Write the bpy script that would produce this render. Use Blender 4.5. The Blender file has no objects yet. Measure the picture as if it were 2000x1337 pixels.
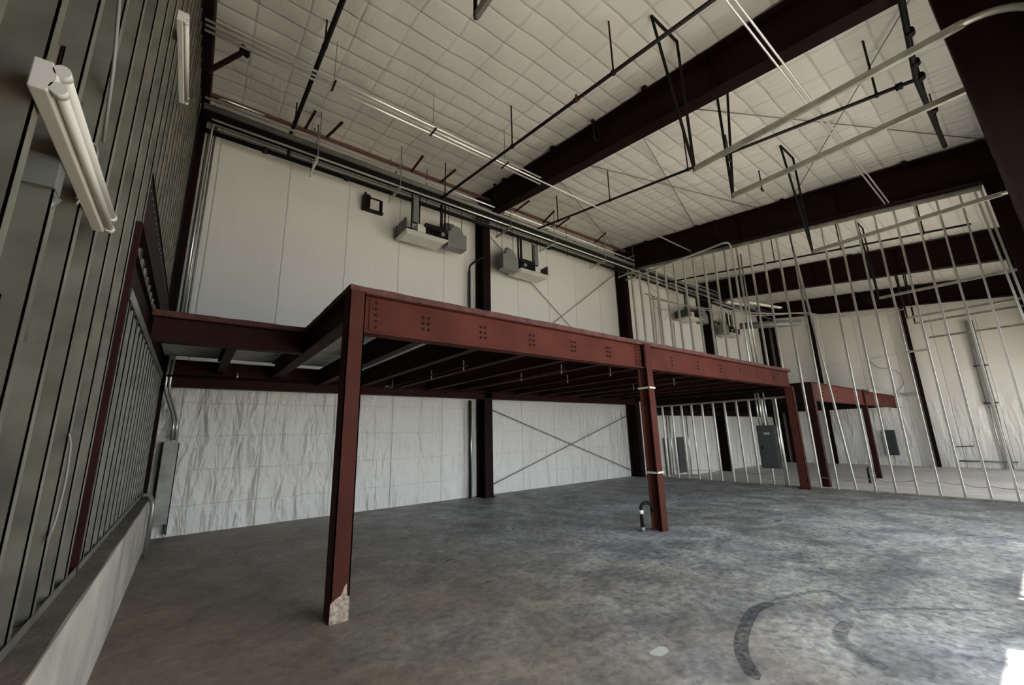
import bpy, math, random
from mathutils import Vector, Matrix
random.seed(7)
D = bpy.data
COL = bpy.context.scene.collection
SC = bpy.context.scene
# ------------------------------------------------------------------ camera
YAW, PITCH, ROLL, FPX = 0.661120598, 0.220744456, -0.0253670514, 800.69
CAMZ = 1.6
def _cam():
    a, b, g = YAW, PITCH, ROLL
    fwd = Vector((math.sin(a)*math.cos(b), math.cos(a)*math.cos(b), math.sin(b)))
    r = Vector((math.cos(a), -math.sin(a), 0)); u = r.cross(fwd)
    r2 = math.cos(g)*r + math.sin(g)*u; u2 = -math.sin(g)*r + math.cos(g)*u
    return r2, u2, fwd
R2, U2, FW = _cam()
cd = D.cameras.new('camera'); cam = D.objects.new('camera', cd); COL.objects.link(cam)
cam.matrix_world = Matrix(((R2.x, U2.x, -FW.x, 0), (R2.y, U2.y, -FW.y, 0), (R2.z, U2.z, -FW.z, CAMZ), (0, 0, 0, 1)))
cd.sensor_width = 36; cd.lens = FPX/2000*36; cd.clip_start = .05; cd.clip_end = 300
SC.camera = cam
# ------------------------------------------------------------------ light and exposure
w = D.worlds.new('world'); SC.world = w; w.use_nodes = True
bg = w.node_tree.nodes['Background']; bg.inputs[0].default_value = (.88, .94, 1, 1); bg.inputs[1].default_value = 7.2
sd = D.lights.new('sun', 'SUN'); sd.energy = 34; sd.angle = .009; sd.color = (1, .95, .86)
so = D.objects.new('sun', sd); COL.objects.link(so)
so.rotation_euler = Vector((-.93, 1.5, -4.75)).to_track_quat('-Z', 'Y').to_euler()
def portal(x0, x1, z0, z1, y):
    ld = D.lights.new('daylight_portal', 'AREA'); ld.shape = 'RECTANGLE'; ld.size = x1-x0; ld.size_y = z1-z0
    ld.cycles.is_portal = True
    o = D.objects.new('daylight_portal', ld); COL.objects.link(o); o.location = ((x0+x1)/2, y, (z0+z1)/2)
    o.rotation_euler = (math.radians(90), 0, 0)
DOORS = ((1.75, 5.8), (7.1, 11.1), (14.6, 17.1), (18.4, 21.3), (23.6, 25.2))  # openings beyond the partition sized for the light there, last one added to brighten
DH = 4.75
for d0, d1 in DOORS: portal(d0, d1, 0, DH, -.9)
SC.view_settings.view_transform = 'Standard'; SC.view_settings.look = 'None'
SC.view_settings.exposure = 0.0; SC.view_settings.gamma = 1; SC.view_settings.use_curve_mapping = False
SC.cycles.max_bounces = 10; SC.cycles.diffuse_bounces = 7; SC.cycles.glossy_bounces = 4
SC.cycles.sample_clamp_indirect = 6; SC.cycles.caustics_reflective = False; SC.cycles.caustics_refractive = False
SC.cycles.use_denoising = True

# ------------------------------------------------------------------ materials
def mat(name, col, rough=.6, metal=0, var=0, vscale=3, bump=0, bscale=20, spec=.5):
    m = D.materials.new(name); m.use_nodes = True; n = m.node_tree.nodes; l = m.node_tree.links
    b = n['Principled BSDF']; b.inputs['Base Color'].default_value = (*col, 1)
    b.inputs['Roughness'].default_value = rough; b.inputs['Metallic'].default_value = metal
    b.inputs['Specular IOR Level'].default_value = spec
    g = n.new('ShaderNodeNewGeometry')
    if var:
        t = n.new('ShaderNodeTexNoise'); t.inputs['Scale'].default_value = vscale; t.inputs['Detail'].default_value = 6
        l.new(g.outputs['Position'], t.inputs['Vector'])
        r = n.new('ShaderNodeMapRange'); r.inputs[1].default_value = .3; r.inputs[2].default_value = .7
        r.inputs[3].default_value = 1-var; r.inputs[4].default_value = 1+var
        l.new(t.outputs[0], r.inputs[0])
        mx = n.new('ShaderNodeVectorMath'); mx.operation = 'SCALE'; mx.inputs[0].default_value = col
        l.new(r.outputs[0], mx.inputs['Scale']); l.new(mx.outputs[0], b.inputs['Base Color'])
    if bump:
        t = n.new('ShaderNodeTexNoise'); t.inputs['Scale'].default_value = bscale; t.inputs['Detail'].default_value = 4
        l.new(g.outputs['Position'], t.inputs['Vector'])
        bp = n.new('ShaderNodeBump'); bp.inputs['Strength'].default_value = bump; bp.inputs['Distance'].default_value = .02
        l.new(t.outputs[0], bp.inputs['Height']); l.new(bp.outputs[0], b.inputs['Normal'])
    return m
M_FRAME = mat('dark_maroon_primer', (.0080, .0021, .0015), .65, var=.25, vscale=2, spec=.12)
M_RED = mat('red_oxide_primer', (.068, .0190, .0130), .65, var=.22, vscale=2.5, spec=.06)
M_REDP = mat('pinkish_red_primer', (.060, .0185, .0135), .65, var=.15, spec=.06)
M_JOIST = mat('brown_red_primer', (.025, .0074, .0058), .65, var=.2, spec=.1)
M_GALV = mat('galvanised_steel', (.36, .36, .315), .36, .75, var=.22, vscale=6)
M_GALVD = mat('weathered_galvanised_steel', (.27, .262, .215), .42, .6, var=.3, vscale=4, bump=.1, bscale=8)
M_GALVW = mat('bright_galvanised_steel', (.56, .56, .50), .30, .85, var=.12)
M_COND = mat('bright_conduit_zinc', (.9, .9, .86), .28, .7)
M_BLACK = mat('black_steel_pipe', (.010, .009, .008), .6, var=.2, spec=.15)
M_ANGLE = mat('black_angle_iron', (.012, .011, .009), .6, spec=.15)
M_DUCT = mat('grey_sheet_metal', (.19, .195, .18), .45, .3, var=.15)
M_WHITE = mat('white_enamel', (.68, .66, .6), .4)
M_TRAY = mat('pale_painted_metal', (.58, .57, .5), .4, .1, var=.08)
M_PANEL = mat('dark_grey_green_enamel', (.038, .045, .042), .45)
M_BOXG = mat('dusty_grey_metal_box', (.30, .30, .27), .5, .3, var=.25, vscale=5)
M_CURB = mat('pale_concrete', (.46, .43, .37), .85, var=.22, vscale=2.2, bump=.3, bscale=14)
M_DECK = mat('galvanised_decking', (.50, .53, .49), .5, .2, var=.12)
M_DIRT = mat('dusty_ledge_concrete', (.15, .125, .098), .95, var=.35, vscale=4, bump=.5, bscale=22)
M_GYP = mat('brown_paper_sheathing', (.20, .155, .115), .8, var=.35, vscale=1.2)
M_CABLE = mat('grey_cable_jacket', (.25, .24, .22), .5)
M_CABLEW = mat('white_cable_jacket', (.6, .6, .56), .5)
M_PAVE = mat('sunlit_pavement', (.42, .38, .32), .9, var=.1)
M_OUT = mat('front_wall_panel', (.3, .3, .29), .8)
M_EDGE = mat('rough_oversprayed_deck_edge', (.07, .021, .016), .85, var=.45, vscale=9, bump=.6, bscale=30)
M_CHIP = mat('chipped_post_foot', (.32, .25, .2), .85, var=.5, vscale=30)
M_STRAP = mat('white_strap', (.5, .48, .43), .6)
M_REDPIPE = mat('dull_red_angle', (.12, .045, .038), .6)

def insul(name, horiz, seam, seam_off, girt, low_wrinkle=True, grid=False):
    m = D.materials.new(name); m.use_nodes = True; n = m.node_tree.nodes; l = m.node_tree.links
    b = n['Principled BSDF']; b.inputs['Roughness'].default_value = .42; b.inputs['Specular IOR Level'].default_value = .35
    geo = n.new('ShaderNodeNewGeometry'); sp = n.new('ShaderNodeSeparateXYZ'); l.new(geo.outputs['Position'], sp.inputs[0])
    def math_(op, a, b2=None, c=None):
        q = n.new('ShaderNodeMath'); q.operation = op
        for i, v in enumerate((a, b2, c)):
            if v is None: continue
            if isinstance(v, (int, float)): q.inputs[i].default_value = v
            else: l.new(v, q.inputs[i])
        return q.outputs[0]
    wob = n.new('ShaderNodeTexNoise'); wob.inputs['Scale'].default_value = 1.3; l.new(geo.outputs['Position'], wob.inputs[0])
    H = math_('ADD', sp.outputs[horiz], math_('MULTIPLY', wob.outputs[0], .09 if grid else .03))
    def line(v, period, off, wid):
        f = math_('FRACT', math_('DIVIDE', math_('ADD', v, off), period))
        dd = math_('ABSOLUTE', math_('SUBTRACT', f, .5))
        return math_('SMOOTH_MIN', math_('DIVIDE', math_('SUBTRACT', .5, dd), wid/period), 1, .2)
    V = math_('ADD', sp.outputs[1] if grid else sp.outputs[2], math_('MULTIPLY', wob.outputs[0], .06 if grid else .03))
    lw = .035 if grid else .022
    s1 = line(H, seam, seam_off, lw); s2 = line(V, girt, .13, lw)
    h = math_('ADD', math_('MULTIPLY', s1, .5), math_('MULTIPLY', s2, .35 if not grid else .5))
    def wr(scale, rot, stretch, k):
        mp = n.new('ShaderNodeMapping'); mp.inputs['Rotation'].default_value = rot; mp.inputs['Scale'].default_value = stretch
        l.new(geo.outputs['Position'], mp.inputs[0])
        t = n.new('ShaderNodeTexNoise'); t.inputs['Scale'].default_value = scale; t.inputs['Detail'].default_value = 3; t.inputs['Distortion'].default_value = .6
        l.new(mp.outputs[0], t.inputs[0])
        return math_('MULTIPLY', t.outputs[0], k)
    if grid:
        wsum = math_('ADD', wr(1.6, (0, 0, .3), (2.2, .6, 1), .8), wr(2.5, (0, 0, -.5), (4, .5, 1), .55))
        zone = wr(.35, (0, 0, 0), (1, 1, 1), 1.0)
        zr = n.new('ShaderNodeMapRange'); zr.inputs[1].default_value = .45; zr.inputs[2].default_value = .68; zr.inputs[3].default_value = .3; zr.inputs[4].default_value = 3.2
        l.new(zone, zr.inputs[0]); wsum = math_('MULTIPLY', wsum, zr.outputs[0])
    else:
        ax = (4, 4, .6)
        wsum = math_('ADD', math_('ADD', wr(1.1, (0, .45, 0) if horiz == 0 else (.45, 0, 0), (3.2, 3.2, .7), 1.3), wr(1.7, (0, -.8, 0) if horiz == 0 else (-.8, 0, 0), (2.6, 2.6, .7), 1.1)), wr(5, (0, 0, 0), (1, 1, 1), .25))
        mr = n.new('ShaderNodeMapRange'); mr.inputs[1].default_value = 2.4; mr.inputs[2].default_value = 3.2
        mr.inputs[3].default_value = 1 if low_wrinkle else .5; mr.inputs[4].default_value = .05; l.new(sp.outputs[2], mr.inputs[0])
        wsum = math_('MULTIPLY', wsum, mr.outputs[0])
        h = math_('ADD', math_('MULTIPLY', s1, .12), math_('MULTIPLY', math_('MULTIPLY', s2, .08), mr.outputs[0]))
    tot = math_('ADD', h, wsum)
    bp = n.new('ShaderNodeBump'); bp.inputs['Strength'].default_value = .8; bp.inputs['Distance'].default_value = .026 if grid else .12
    l.new(tot, bp.inputs['Height']); l.new(bp.outputs[0], b.inputs['Normal'])
    t = n.new('ShaderNodeTexNoise'); t.inputs['Scale'].default_value = .6; l.new(geo.outputs['Position'], t.inputs[0])
    mx = n.new('ShaderNodeMix'); mx.data_type = 'RGBA'; l.new(t.outputs[0], mx.inputs[0])
    mx.inputs[6].default_value = (.63, .61, .56, 1); mx.inputs[7].default_value = (.73, .72, .67, 1)
    m2 = n.new('ShaderNodeMix'); m2.data_type = 'RGBA'
    l.new(math_('SUBTRACT', 1, math_('SMOOTH_MIN', s1, s2, .1) if grid else s1), m2.inputs[0])
    l.new(mx.outputs[2], m2.inputs[6]); m2.inputs[7].default_value = (.60, .585, .54, 1) if grid else (.54, .53, .49, 1); l.new(m2.outputs[2], b.inputs['Base Color'])  # ceiling grid lines tinted darker: pillow shading of the quilt put into the colour
    return m
M_INS_X = insul('white_vinyl_insulation_facing', 0, 1.36, .16, .62)
M_INS_Y = insul('white_vinyl_end_wall_facing', 1, 1.4, .1, .8, low_wrinkle=False)
M_CEIL = insul('white_quilted_ceiling_facing', 0, .70, -.48+.35, .40, grid=True)

def floor_mat():
    m = D.materials.new('stained_concrete_slab'); m.use_nodes = True; n = m.node_tree.nodes; l = m.node_tree.links
    b = n['Principled BSDF']
    geo = n.new('ShaderNodeNewGeometry')
    def noise(sc, det=6, stretch=(1, 1, 1), dist=0., rot=0):
        mp = n.new('ShaderNodeMapping'); mp.inputs['Scale'].default_value = stretch; mp.inputs['Rotation'].default_value = (0, 0, rot); l.new(geo.outputs['Position'], mp.inputs[0])
        t = n.new('ShaderNodeTexNoise'); t.inputs['Scale'].default_value = sc; t.inputs['Detail'].default_value = det; t.inputs['Distortion'].default_value = dist
        t.inputs['Roughness'].default_value = .62
        l.new(mp.outputs[0], t.inputs[0]); return t.outputs[0]
    def ramp(v, pts):
        r = n.new('ShaderNodeValToRGB'); l.new(v, r.inputs[0]); e = r.color_ramp.elements
        e[0].position, e[0].color = pts[0][0], (*pts[0][1], 1); e[1].position, e[1].color = pts[-1][0], (*pts[-1][1], 1)
        for p, c in pts[1:-1]:
            q = e.new(p); q.color = (*c, 1)
        return r.outputs[0]
    def mix(a, c, f, mode='MULTIPLY'):
        q = n.new('ShaderNodeMix'); q.data_type = 'RGBA'; q.blend_type = mode
        if isinstance(f, float): q.inputs[0].default_value = f
        else: l.new(f, q.inputs[0])
        l.new(a, q.inputs[6]); l.new(c, q.inputs[7]); return q.outputs[2]
    big = ramp(noise(.38, 3, dist=.5), [(.36, (.175, .178, .165)), (.5, (.205, .21, .203)), (.64, (.235, .248, .258))])
    blot = ramp(noise(1.7, 10, dist=.7), [(.38, (.50, .50, .55)), (.5, (.92, .92, .94)), (.62, (1.4, 1.38, 1.32))])
    fine = ramp(noise(13, 9, dist=.6), [(.34, (.42, .42, .45)), (.47, (.95, .95, .96)), (.66, (1.6, 1.58, 1.52))])
    swirl = ramp(noise(3.4, 7, (1, 2.4, 1), 2.2, .5), [(.40, (.72, .72, .78)), (.5, (1, 1, 1)), (.6, (1.2, 1.19, 1.15))])
    sx = n.new('ShaderNodeSeparateXYZ'); l.new(geo.outputs['Position'], sx.inputs[0])
    ad = n.new('ShaderNodeMath'); ad.operation = 'MULTIPLY_ADD'; l.new(noise(.9, 4, dist=1), ad.inputs[0]); ad.inputs[1].default_value = 5; l.new(sx.outputs[0], ad.inputs[2])
    du = n.new('ShaderNodeMapRange'); du.inputs[1].default_value = 3.2; du.inputs[2].default_value = 7.5; l.new(ad.outputs[0], du.inputs[0])
    dusty = n.new('ShaderNodeRGB'); dusty.outputs[0].default_value = (.195, .158, .118, 1)  # brown tone towards the left wall, blended in along x with noise
    big = mix(dusty.outputs[0], big, du.outputs[0], 'MIX')
    fd = n.new('ShaderNodeMapRange'); l.new(du.outputs[0], fd.inputs[0]); fd.inputs[3].default_value = .3; fd.inputs[4].default_value = .85
    c = mix(big, blot, fd.outputs[0]); c = mix(c, fine, fd.outputs[0]); c = mix(c, swirl, .35)
    # dark wear scuffs and spots
    spots = ramp(noise(5.5, 2), [(.70, (1, 1, 1)), (.76, (.5, .5, .5))]); c = mix(c, spots, .8)
    cl = n.new('ShaderNodeMath'); cl.operation = 'GREATER_THAN'; l.new(sx.outputs[0], cl.inputs[0]); cl.inputs[1].default_value = 13.34
    clean = ramp(noise(1.2, 5, dist=.6), [(.35, (.36, .33, .30)), (.65, (.47, .44, .41))])
    c = mix(c, clean, cl.outputs[0], 'MIX')
    l.new(c, b.inputs['Base Color'])
    r = n.new('ShaderNodeMapRange'); r.inputs[1].default_value = .3; r.inputs[2].default_value = .7; r.inputs[3].default_value = .42; r.inputs[4].default_value = .68
    l.new(noise(2.6, 6, dist=1), r.inputs[0]); l.new(r.outputs[0], b.inputs['Roughness'])
    bp = n.new('ShaderNodeBump'); bp.inputs['Strength'].default_value = .25; bp.inputs['Distance'].default_value = .01
    l.new(noise(5, 8), bp.inputs['Height']); l.new(bp.outputs[0], b.inputs['Normal'])
    return m
M_FLOOR = floor_mat()

# ------------------------------------------------------------------ mesh helpers
class MB:
    def __init__(s): s.v = []; s.f = []; s.sm = []
    def box(s, x0, x1, y0, y1, z0, z1):
        k = len(s.v)
        s.v += [(x0, y0, z0), (x1, y0, z0), (x1, y1, z0), (x0, y1, z0), (x0, y0, z1), (x1, y0, z1), (x1, y1, z1), (x0, y1, z1)]
        for q in ((0, 3, 2, 1), (4, 5, 6, 7), (0, 1, 5, 4), (1, 2, 6, 5), (2, 3, 7, 6), (3, 0, 4, 7)): s.f.append(tuple(k+i for i in q)); s.sm.append(False)
        return s
    def hexa(s, pts):
        k = len(s.v); s.v += [tuple(p) for p in pts]
        for q in ((0, 3, 2, 1), (4, 5, 6, 7), (0, 1, 5, 4), (1, 2, 6, 5), (2, 3, 7, 6), (3, 0, 4, 7)): s.f.append(tuple(k+i for i in q)); s.sm.append(False)
        return s
    def bar(s, a, b, w, h, up=(0, 0, 1), du=0., ds=0.):
        a = Vector(a); b = Vector(b); d = (b-a).normalized(); side = d.cross(Vector(up))
        if side.length < 1e-5: side = d.cross(Vector((0, 1, 0)))
        side.normalize(); u = side.cross(d)
        pts = []
        for sv, uv in ((-1, -1), (1, -1), (1, 1), (-1, 1)):
            pts.append((sv, uv))
        P0 = [a + side*(ds+sv*w/2) + u*(du+uv*h/2) for sv, uv in pts]; P1 = [b + side*(ds+sv*w/2) + u*(du+uv*h/2) for sv, uv in pts]
        k = len(s.v); s.v += [tuple(p) for p in P0+P1]
        for q in ((0, 3, 2, 1), (4, 5, 6, 7), (0, 1, 5, 4), (1, 2, 6, 5), (2, 3, 7, 6), (3, 0, 4, 7)): s.f.append(tuple(k+i for i in q)); s.sm.append(False)
        return s
    def isec(s, a, b, depth, wid, tf=.02, tw=.012, up=(0, 0, 1)):
        s.bar(a, b, wid, tf, up, du=depth/2-tf/2); s.bar(a, b, wid, tf, up, du=-depth/2+tf/2); s.bar(a, b, tw, depth-2*tf, up); return s
    def angle(s, a, b, w=.05, t=.008, up=(0, 0, 1)):
        s.bar(a, b, w, t, up); s.bar(a, b, t, w, up, du=w/2, ds=w/2); return s
    def tube(s, pts, r, n=8, caps=True):
        pts = [Vector(p) for p in pts]; k = len(s.v); m = len(pts); prev = None
        for i, p in enumerate(pts):
            t = ((pts[min(i+1, m-1)]-p).normalized() + (p-pts[max(i-1, 0)]).normalized())
            if t.length < 1e-6: t = Vector((0, 0, 1))
            t.normalize()
            ref = prev if prev is not None else (Vector((0, 0, 1)) if abs(t.z) < .9 else Vector((1, 0, 0)))
            sd_ = t.cross(ref)
            if sd_.length < 1e-4: sd_ = t.cross(Vector((0, 1, 0)))
            sd_.normalize(); u = sd_.cross(t); prev = u
            rr = r[i] if isinstance(r, (list, tuple)) else r
            for j in range(n):
                an = 2*math.pi*j/n; s.v.append(tuple(p + sd_*math.cos(an)*rr + u*math.sin(an)*rr))
        for i in range(m-1):
            for j in range(n):
                s.f.append((k+i*n+j, k+i*n+(j+1) % n, k+(i+1)*n+(j+1) % n, k+(i+1)*n+j)); s.sm.append(True)
        if caps:
            s.f.append(tuple(k+j for j in range(n))[::-1]); s.sm.append(False)
            s.f.append(tuple(k+(m-1)*n+j for j in range(n))); s.sm.append(False)
        return s
    def build(s, name, m, parent=None, bevel=0.):
        me = D.meshes.new(name); me.from_pydata(s.v, [], s.f); me.update(); me.materials.append(m)
        for p, q in zip(me.polygons, s.sm): p.use_smooth = q
        o = D.objects.new(name, me); COL.objects.link(o)
        if parent is not None: 
            o.parent = parent; o.matrix_parent_inverse = Matrix.Translation(-parent.location)
        if bevel:
            b = o.modifiers.new('bevel', 'BEVEL'); b.width = bevel; b.segments = 2; b.limit_method = 'ANGLE'
        return o
def bend(pts, r=.15, n=5):
    pts = [Vector(p) for p in pts]; out = [pts[0]]
    for i in range(1, len(pts)-1):
        a, p, b = pts[i-1], pts[i], pts[i+1]; d0 = (a-p); d1 = (b-p); q = min(r, d0.length*.45, d1.length*.45)
        A = p+d0.normalized()*q; B = p+d1.normalized()*q
        for k in range(n+1):
            t = k/n; out.append(A*(1-t)**2 + p*2*t*(1-t) + B*t*t)
    out.append(pts[-1]); return out
def tag(o, label=None, cat=None, group=None, kind=None):
    if label: o['label'] = label
    if cat: o['category'] = cat
    if group: o['group'] = group
    if kind: o['kind'] = kind
    return o
def thing(name, loc, label, cat, group=None):
    o = D.objects.new(name, None); COL.objects.link(o); o.location = loc; o.empty_display_size = .2
    return tag(o, label, cat, group)
def copy_tree(o, parent=None):
    c = o.copy(); COL.objects.link(c)
    if parent is not None: c.parent = parent
    for ch in [k for k in D.objects if k.parent == o]: copy_tree(ch, c)
    return c
def ceil_z(y): return 7.75 + .122*y
def rbot(y, d=0): return 6.86 - d + .131*y
def onplane(px, py, ax, v):
    d = R2*(px-1000)/FPX - U2*(py-668.5)/FPX + FW; C = Vector((0, 0, CAMZ)); i = 'xyz'.index(ax)
    return C + d*((v-C[i])/d[i])
ORD = 'first second third fourth fifth sixth seventh eighth ninth tenth eleventh twelfth thirteenth fourteenth fifteenth sixteenth seventeenth eighteenth nineteenth twentieth'.split()
ORD += ['twenty-first', 'twenty-second', 'twenty-third', 'twenty-fourth', 'twenty-fifth', 'twenty-sixth', 'twenty-seventh', 'twenty-eighth', 'twenty-ninth', 'thirtieth', 'thirty-first', 'thirty-second']

XW = 26.9   # far end wall
# ------------------------------------------------------------------ setting
def struct(name, mb, m, label=None):
    o = mb.build(name, m); o['kind'] = 'structure'
    if label: o['label'] = label; 
    return o
def grid_mesh(fn, nu, nv):
    b = MB()
    for j in range(nv+1):
        for i in range(nu+1): b.v.append(fn(i/nu, j/nv))
    for j in range(nv):
        for i in range(nu):
            k = j*(nu+1)+i; b.f.append((k, k+1, k+nu+2, k+nu+1)); b.sm.append(True)
    return b
FLB = -.28      # the slab falls away beyond the partition
fb = MB().box(-1.2, 13.42, -1.05, 10.2, -.6, 0)
fb.hexa([(13.42, -1.05, -.6), (18.0, -1.05, -.6), (18.0, 10.2, -.6), (13.42, 10.2, -.6), (13.42, -1.05, 0), (18.0, -1.05, FLB), (18.0, 10.2, FLB), (13.42, 10.2, 0)])
fb.box(18.0, XW+.3, -1.05, 10.2, -.6, FLB)
def fz(x): return 0 if x < 13.42 else max(FLB, FLB*(x-13.42)/4.58)
struct('floor', fb, M_FLOOR)
tag(struct('pavement', MB().box(-12, 40, -16, -1.05, -.7, -.3).hexa([(-12, -4, -.3), (40, -4, -.3), (40, -1.05, -.3), (-12, -1.05, -.3), (-12, -4, -.29), (40, -4, -.29), (40, -1.05, -.02), (-12, -1.05, -.02)]), M_PAVE), None, None)
# quilted ceiling facing: pillows between the seams
def cfun(u, v):
    x = -.9 + u*(XW+1.0); y = -1.0 + v*11.1
    a = abs(math.sin(math.pi*(x+.35-.48-.35)/.70)); b = abs(math.sin(math.pi*(y+.13)/.40))
    sag = .018*(max(a*b, 0))**.3 + .012*math.sin(x*1.7+y*.9) + .010*math.sin(x*5.1-y*2.3)
    return (x, y, ceil_z(y) - sag)
cm = grid_mesh(cfun, 380, 220)
cm.box(-.9, XW+.1, -1.0, 10.1, 9.3, 9.4)
struct('ceiling', cm, M_CEIL)
def bfun(u, v):
    x = -.9 + u*(XW+.95); z = -.3+v*9.4
    a = abs(math.sin(math.pi*(x+.16)/1.36))
    return (x, 9.87 + .02*a - .006*math.sin(3*x+z*2)*(1 if z < 2.8 else .4), z)
wb = grid_mesh(bfun, 200, 60); wb.box(-.9, XW+.1, 9.98, 10.1, -.5, 9.4)
struct('wall_back', wb, M_INS_X)
def ffun(u, v):
    y = -1.0 + u*10.9; z = -.3+v*9.4
    return (XW - .03*abs(math.sin(math.pi*(y+.1)/1.4)) + .01*math.sin(y*4+z), y, z)
wf = grid_mesh(lambda u, v: ffun(1-u, v), 90, 50); wf.box(XW+.05, XW+.2, -1.0, 10.1, -.5, 9.4)
struct('wall_right', wf, M_INS_Y)
struct('wall_left', MB().box(-.80, -.655, -1.0, 10.1, 0, 9.2), M_GYP)
fw = MB(); xs = [-.9]
for a, b in DOORS: xs += [a, b]
xs.append(XW+.1)
for i in range(0, len(xs), 2): fw.box(xs[i], xs[i+1], -1.0, -.86, 0, 9.3)
for a, b in DOORS: fw.box(a, b, -1.0, -.86, DH, 9.3)
struct('wall_front', fw, M_OUT)
# concrete curb of the left wall: smooth face, dusty ledge
cb = MB(); n_ = 46
top = []
for i in range(n_+1):
    y = -.9 + i*(9.0+.9)/n_; top.append((y, -.36 + random.uniform(-.0025, .0025), .775+random.uniform(-.002, .002)))
for i in range(n_):
    (y0, x0, z0), (y1, x1, z1) = top[i], top[i+1]
    cb.hexa([(-.655, y0, 0), (-.36, y0, 0), (-.36, y1, 0), (-.655, y1, 0), (-.655, y0, z0), (x0, y0, z0), (x1, y1, z1), (-.655, y1, z1)])
tr = struct('trim_1', cb, M_CURB, 'pale concrete curb carrying the left stud wall')
dust = MB()
for i in range(n_):
    (y0, x0, z0), (y1, x1, z1) = top[i], top[i+1]
    e0 = -.372+.005*math.sin(i*.9); e1 = -.372+.005*math.sin((i+1)*.9)
    dust.hexa([(-.65, y0, z0-.01), (e0, y0, z0-.01), (e1, y1, z1-.01), (-.65, y1, z1-.01), (-.65, y0, z0+.003), (e0, y0, z0+.003), (e1, y1, z1+.003), (-.65, y1, z1+.003)])
dust.build('ledge', M_DIRT, tr)

# ------------------------------------------------------------------ rigid frames
def rigid_frame(x, label, near=True, back=True, dz=.1, zf=0):
    t = thing('rigid_frame', (x, 9.6, 0), label, 'steel frame')
    fwid = .27
    # rafter: tapered web plus two flanges, y from back column to front haunch
    y0, y1 = -.75, 9.85
    rf = MB(); N = 12
    def hb(y):   # bottom flange height, deepens into the haunch at the front
        return rbot(y, dz)
    for i in range(N):
        a = y0+(y1-y0)*i/N; b = y0+(y1-y0)*(i+1)/N
        rf.bar((x, a, hb(a)), (x, b, hb(b)), fwid, .025)
        rf.hexa([(x-.008, a, hb(a)), (x+.008, a, hb(a)), (x+.008, b, hb(b)), (x-.008, b, hb(b)), (x-.008, a, ceil_z(a)-.07), (x+.008, a, ceil_z(a)-.07), (x+.008, b, ceil_z(b)-.07), (x-.008, b, ceil_z(b)-.07)])
    rf.bar((x, y0, ceil_z(y0)-.08), (x, y1, ceil_z(y1)-.08), fwid, .025)
    for y in (2.4, 4.9, 7.4):
        rf.box(x-fwid/2+.01, x+fwid/2-.01, y, y+.012, hb(y)+.01, ceil_z(y)-.09)
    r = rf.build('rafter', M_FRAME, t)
    for y in (1.0, 3.6, 6.2, 8.2): MB().box(x-fwid/2-.09, x-fwid/2+.02, y, y+.09, ceil_z(y)-.16, ceil_z(y)-.05).build('purlin_clip', M_FRAME, t)
    if back:
        c = MB().isec((x, 9.62, zf), (x, 9.62, 8.4), .42, .25, up=(0, -1, 0)); c.box(x-.16, x+.16, 9.38, 9.85, zf, zf+.02)
        c.build('back_column', M_FRAME, t)
    if near:
        def yi(z): return -.36 + .048*z
        c = MB(); zt = 6.75
        c.bar((x, yi(0), zf), (x, yi(zt), zt), .27, .03, up=(0, 1, 0)); c.box(x-.135, x+.135, -.85, -.82, zf, 7.6)
        c.hexa([(x-.01, -.83, 0), (x+.01, -.83, 0), (x+.01, yi(0), 0), (x-.01, yi(0), 0), (x-.01, -.83, zt), (x+.01, -.83, zt), (x+.01, yi(zt), zt), (x-.01, yi(zt), zt)])
        c.build('front_column', M_FRAME, t)
    return t
rigid_frame(6.45, 'dark maroon frame whose rafter crosses the middle of the ceiling above the mezzanine', dz=0)
rigid_frame(13.2, 'dark maroon frame whose rafter runs just above the tall stud partition')
rigid_frame(19.95, 'dark maroon frame seen through the upper partition studs, nearer of the two beyond it', dz=.2, zf=FLB)
rigid_frame(26.7, 'dark maroon frame against the far end wall beyond the partition', dz=.1, zf=FLB)
# left end frame
t = thing('rigid_frame', (-.55, 9.6, 0), 'dark maroon end frame along the top of the left stud wall, with corner column', 'steel frame')
e = MB()
for y0_, y1_ in ((-.75, 9.5),):
    e.bar((-.52, y0_, rbot(y0_)+.62), (-.52, y1_, rbot(y1_)+.62), .16, .55)
e.build('rafter', M_FRAME, t)
MB().box(-.56, -.44, 9.42, 9.52, 0, 8.5).box(-.56, -.54, 9.3, 9.85, 0, 8.5).build('back_column', M_FRAME, t)
for (pa, pb) in (((404, 140), (478, 100)), ((425, 196), (468, 173))):
    A = onplane(*pa, 'x', -.42); B = onplane(*pb, 'y', A.y); d_ = (B-A).normalized()
    br = MB().bar(A, B, .07, .05); br.bar(B-d_*.03, B+d_*.03, .14, .14); br.build('brace', M_FRAME, t)

# ------------------------------------------------------------------ left stud wall
def stud_mb(y, z0, z1, xf, depth, fl=.055, holes=True, sgn=-1, tk=.006, up_y=1):
    """C stud: web faces -y, flanges point towards +y; xf is the face, depth runs in sgn x."""
    b = MB(); xb = xf+sgn*depth; lo, hi = min(xf, xb), max(xf, xb); mid = (lo+hi)/2; hw = .02
    if holes:
        b.box(lo, mid-hw, y, y+tk, z0, z1); b.box(mid+hw, hi, y, y+tk, z0, z1)
        z = z0; zz = z0+1.2
        while zz+.1 < z1 and zz < z0+4:
            b.box(mid-hw, mid+hw, y, y+tk, z, zz); z = zz+.1; zz = z+.9
        b.box(mid-hw, mid+hw, y, y+tk, z, z1)
    else: b.box(lo, hi, y, y+tk, z0, z1)
    b.box(hi-tk, hi, y, y+fl, z0, z1); b.box(lo, lo+tk, y, y+fl, z0, z1)
    return b
LX = -.485
yl = [-.03+.345*i for i in range(13)]        # nearer than the red post at y = 4.1
k = 0
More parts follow.
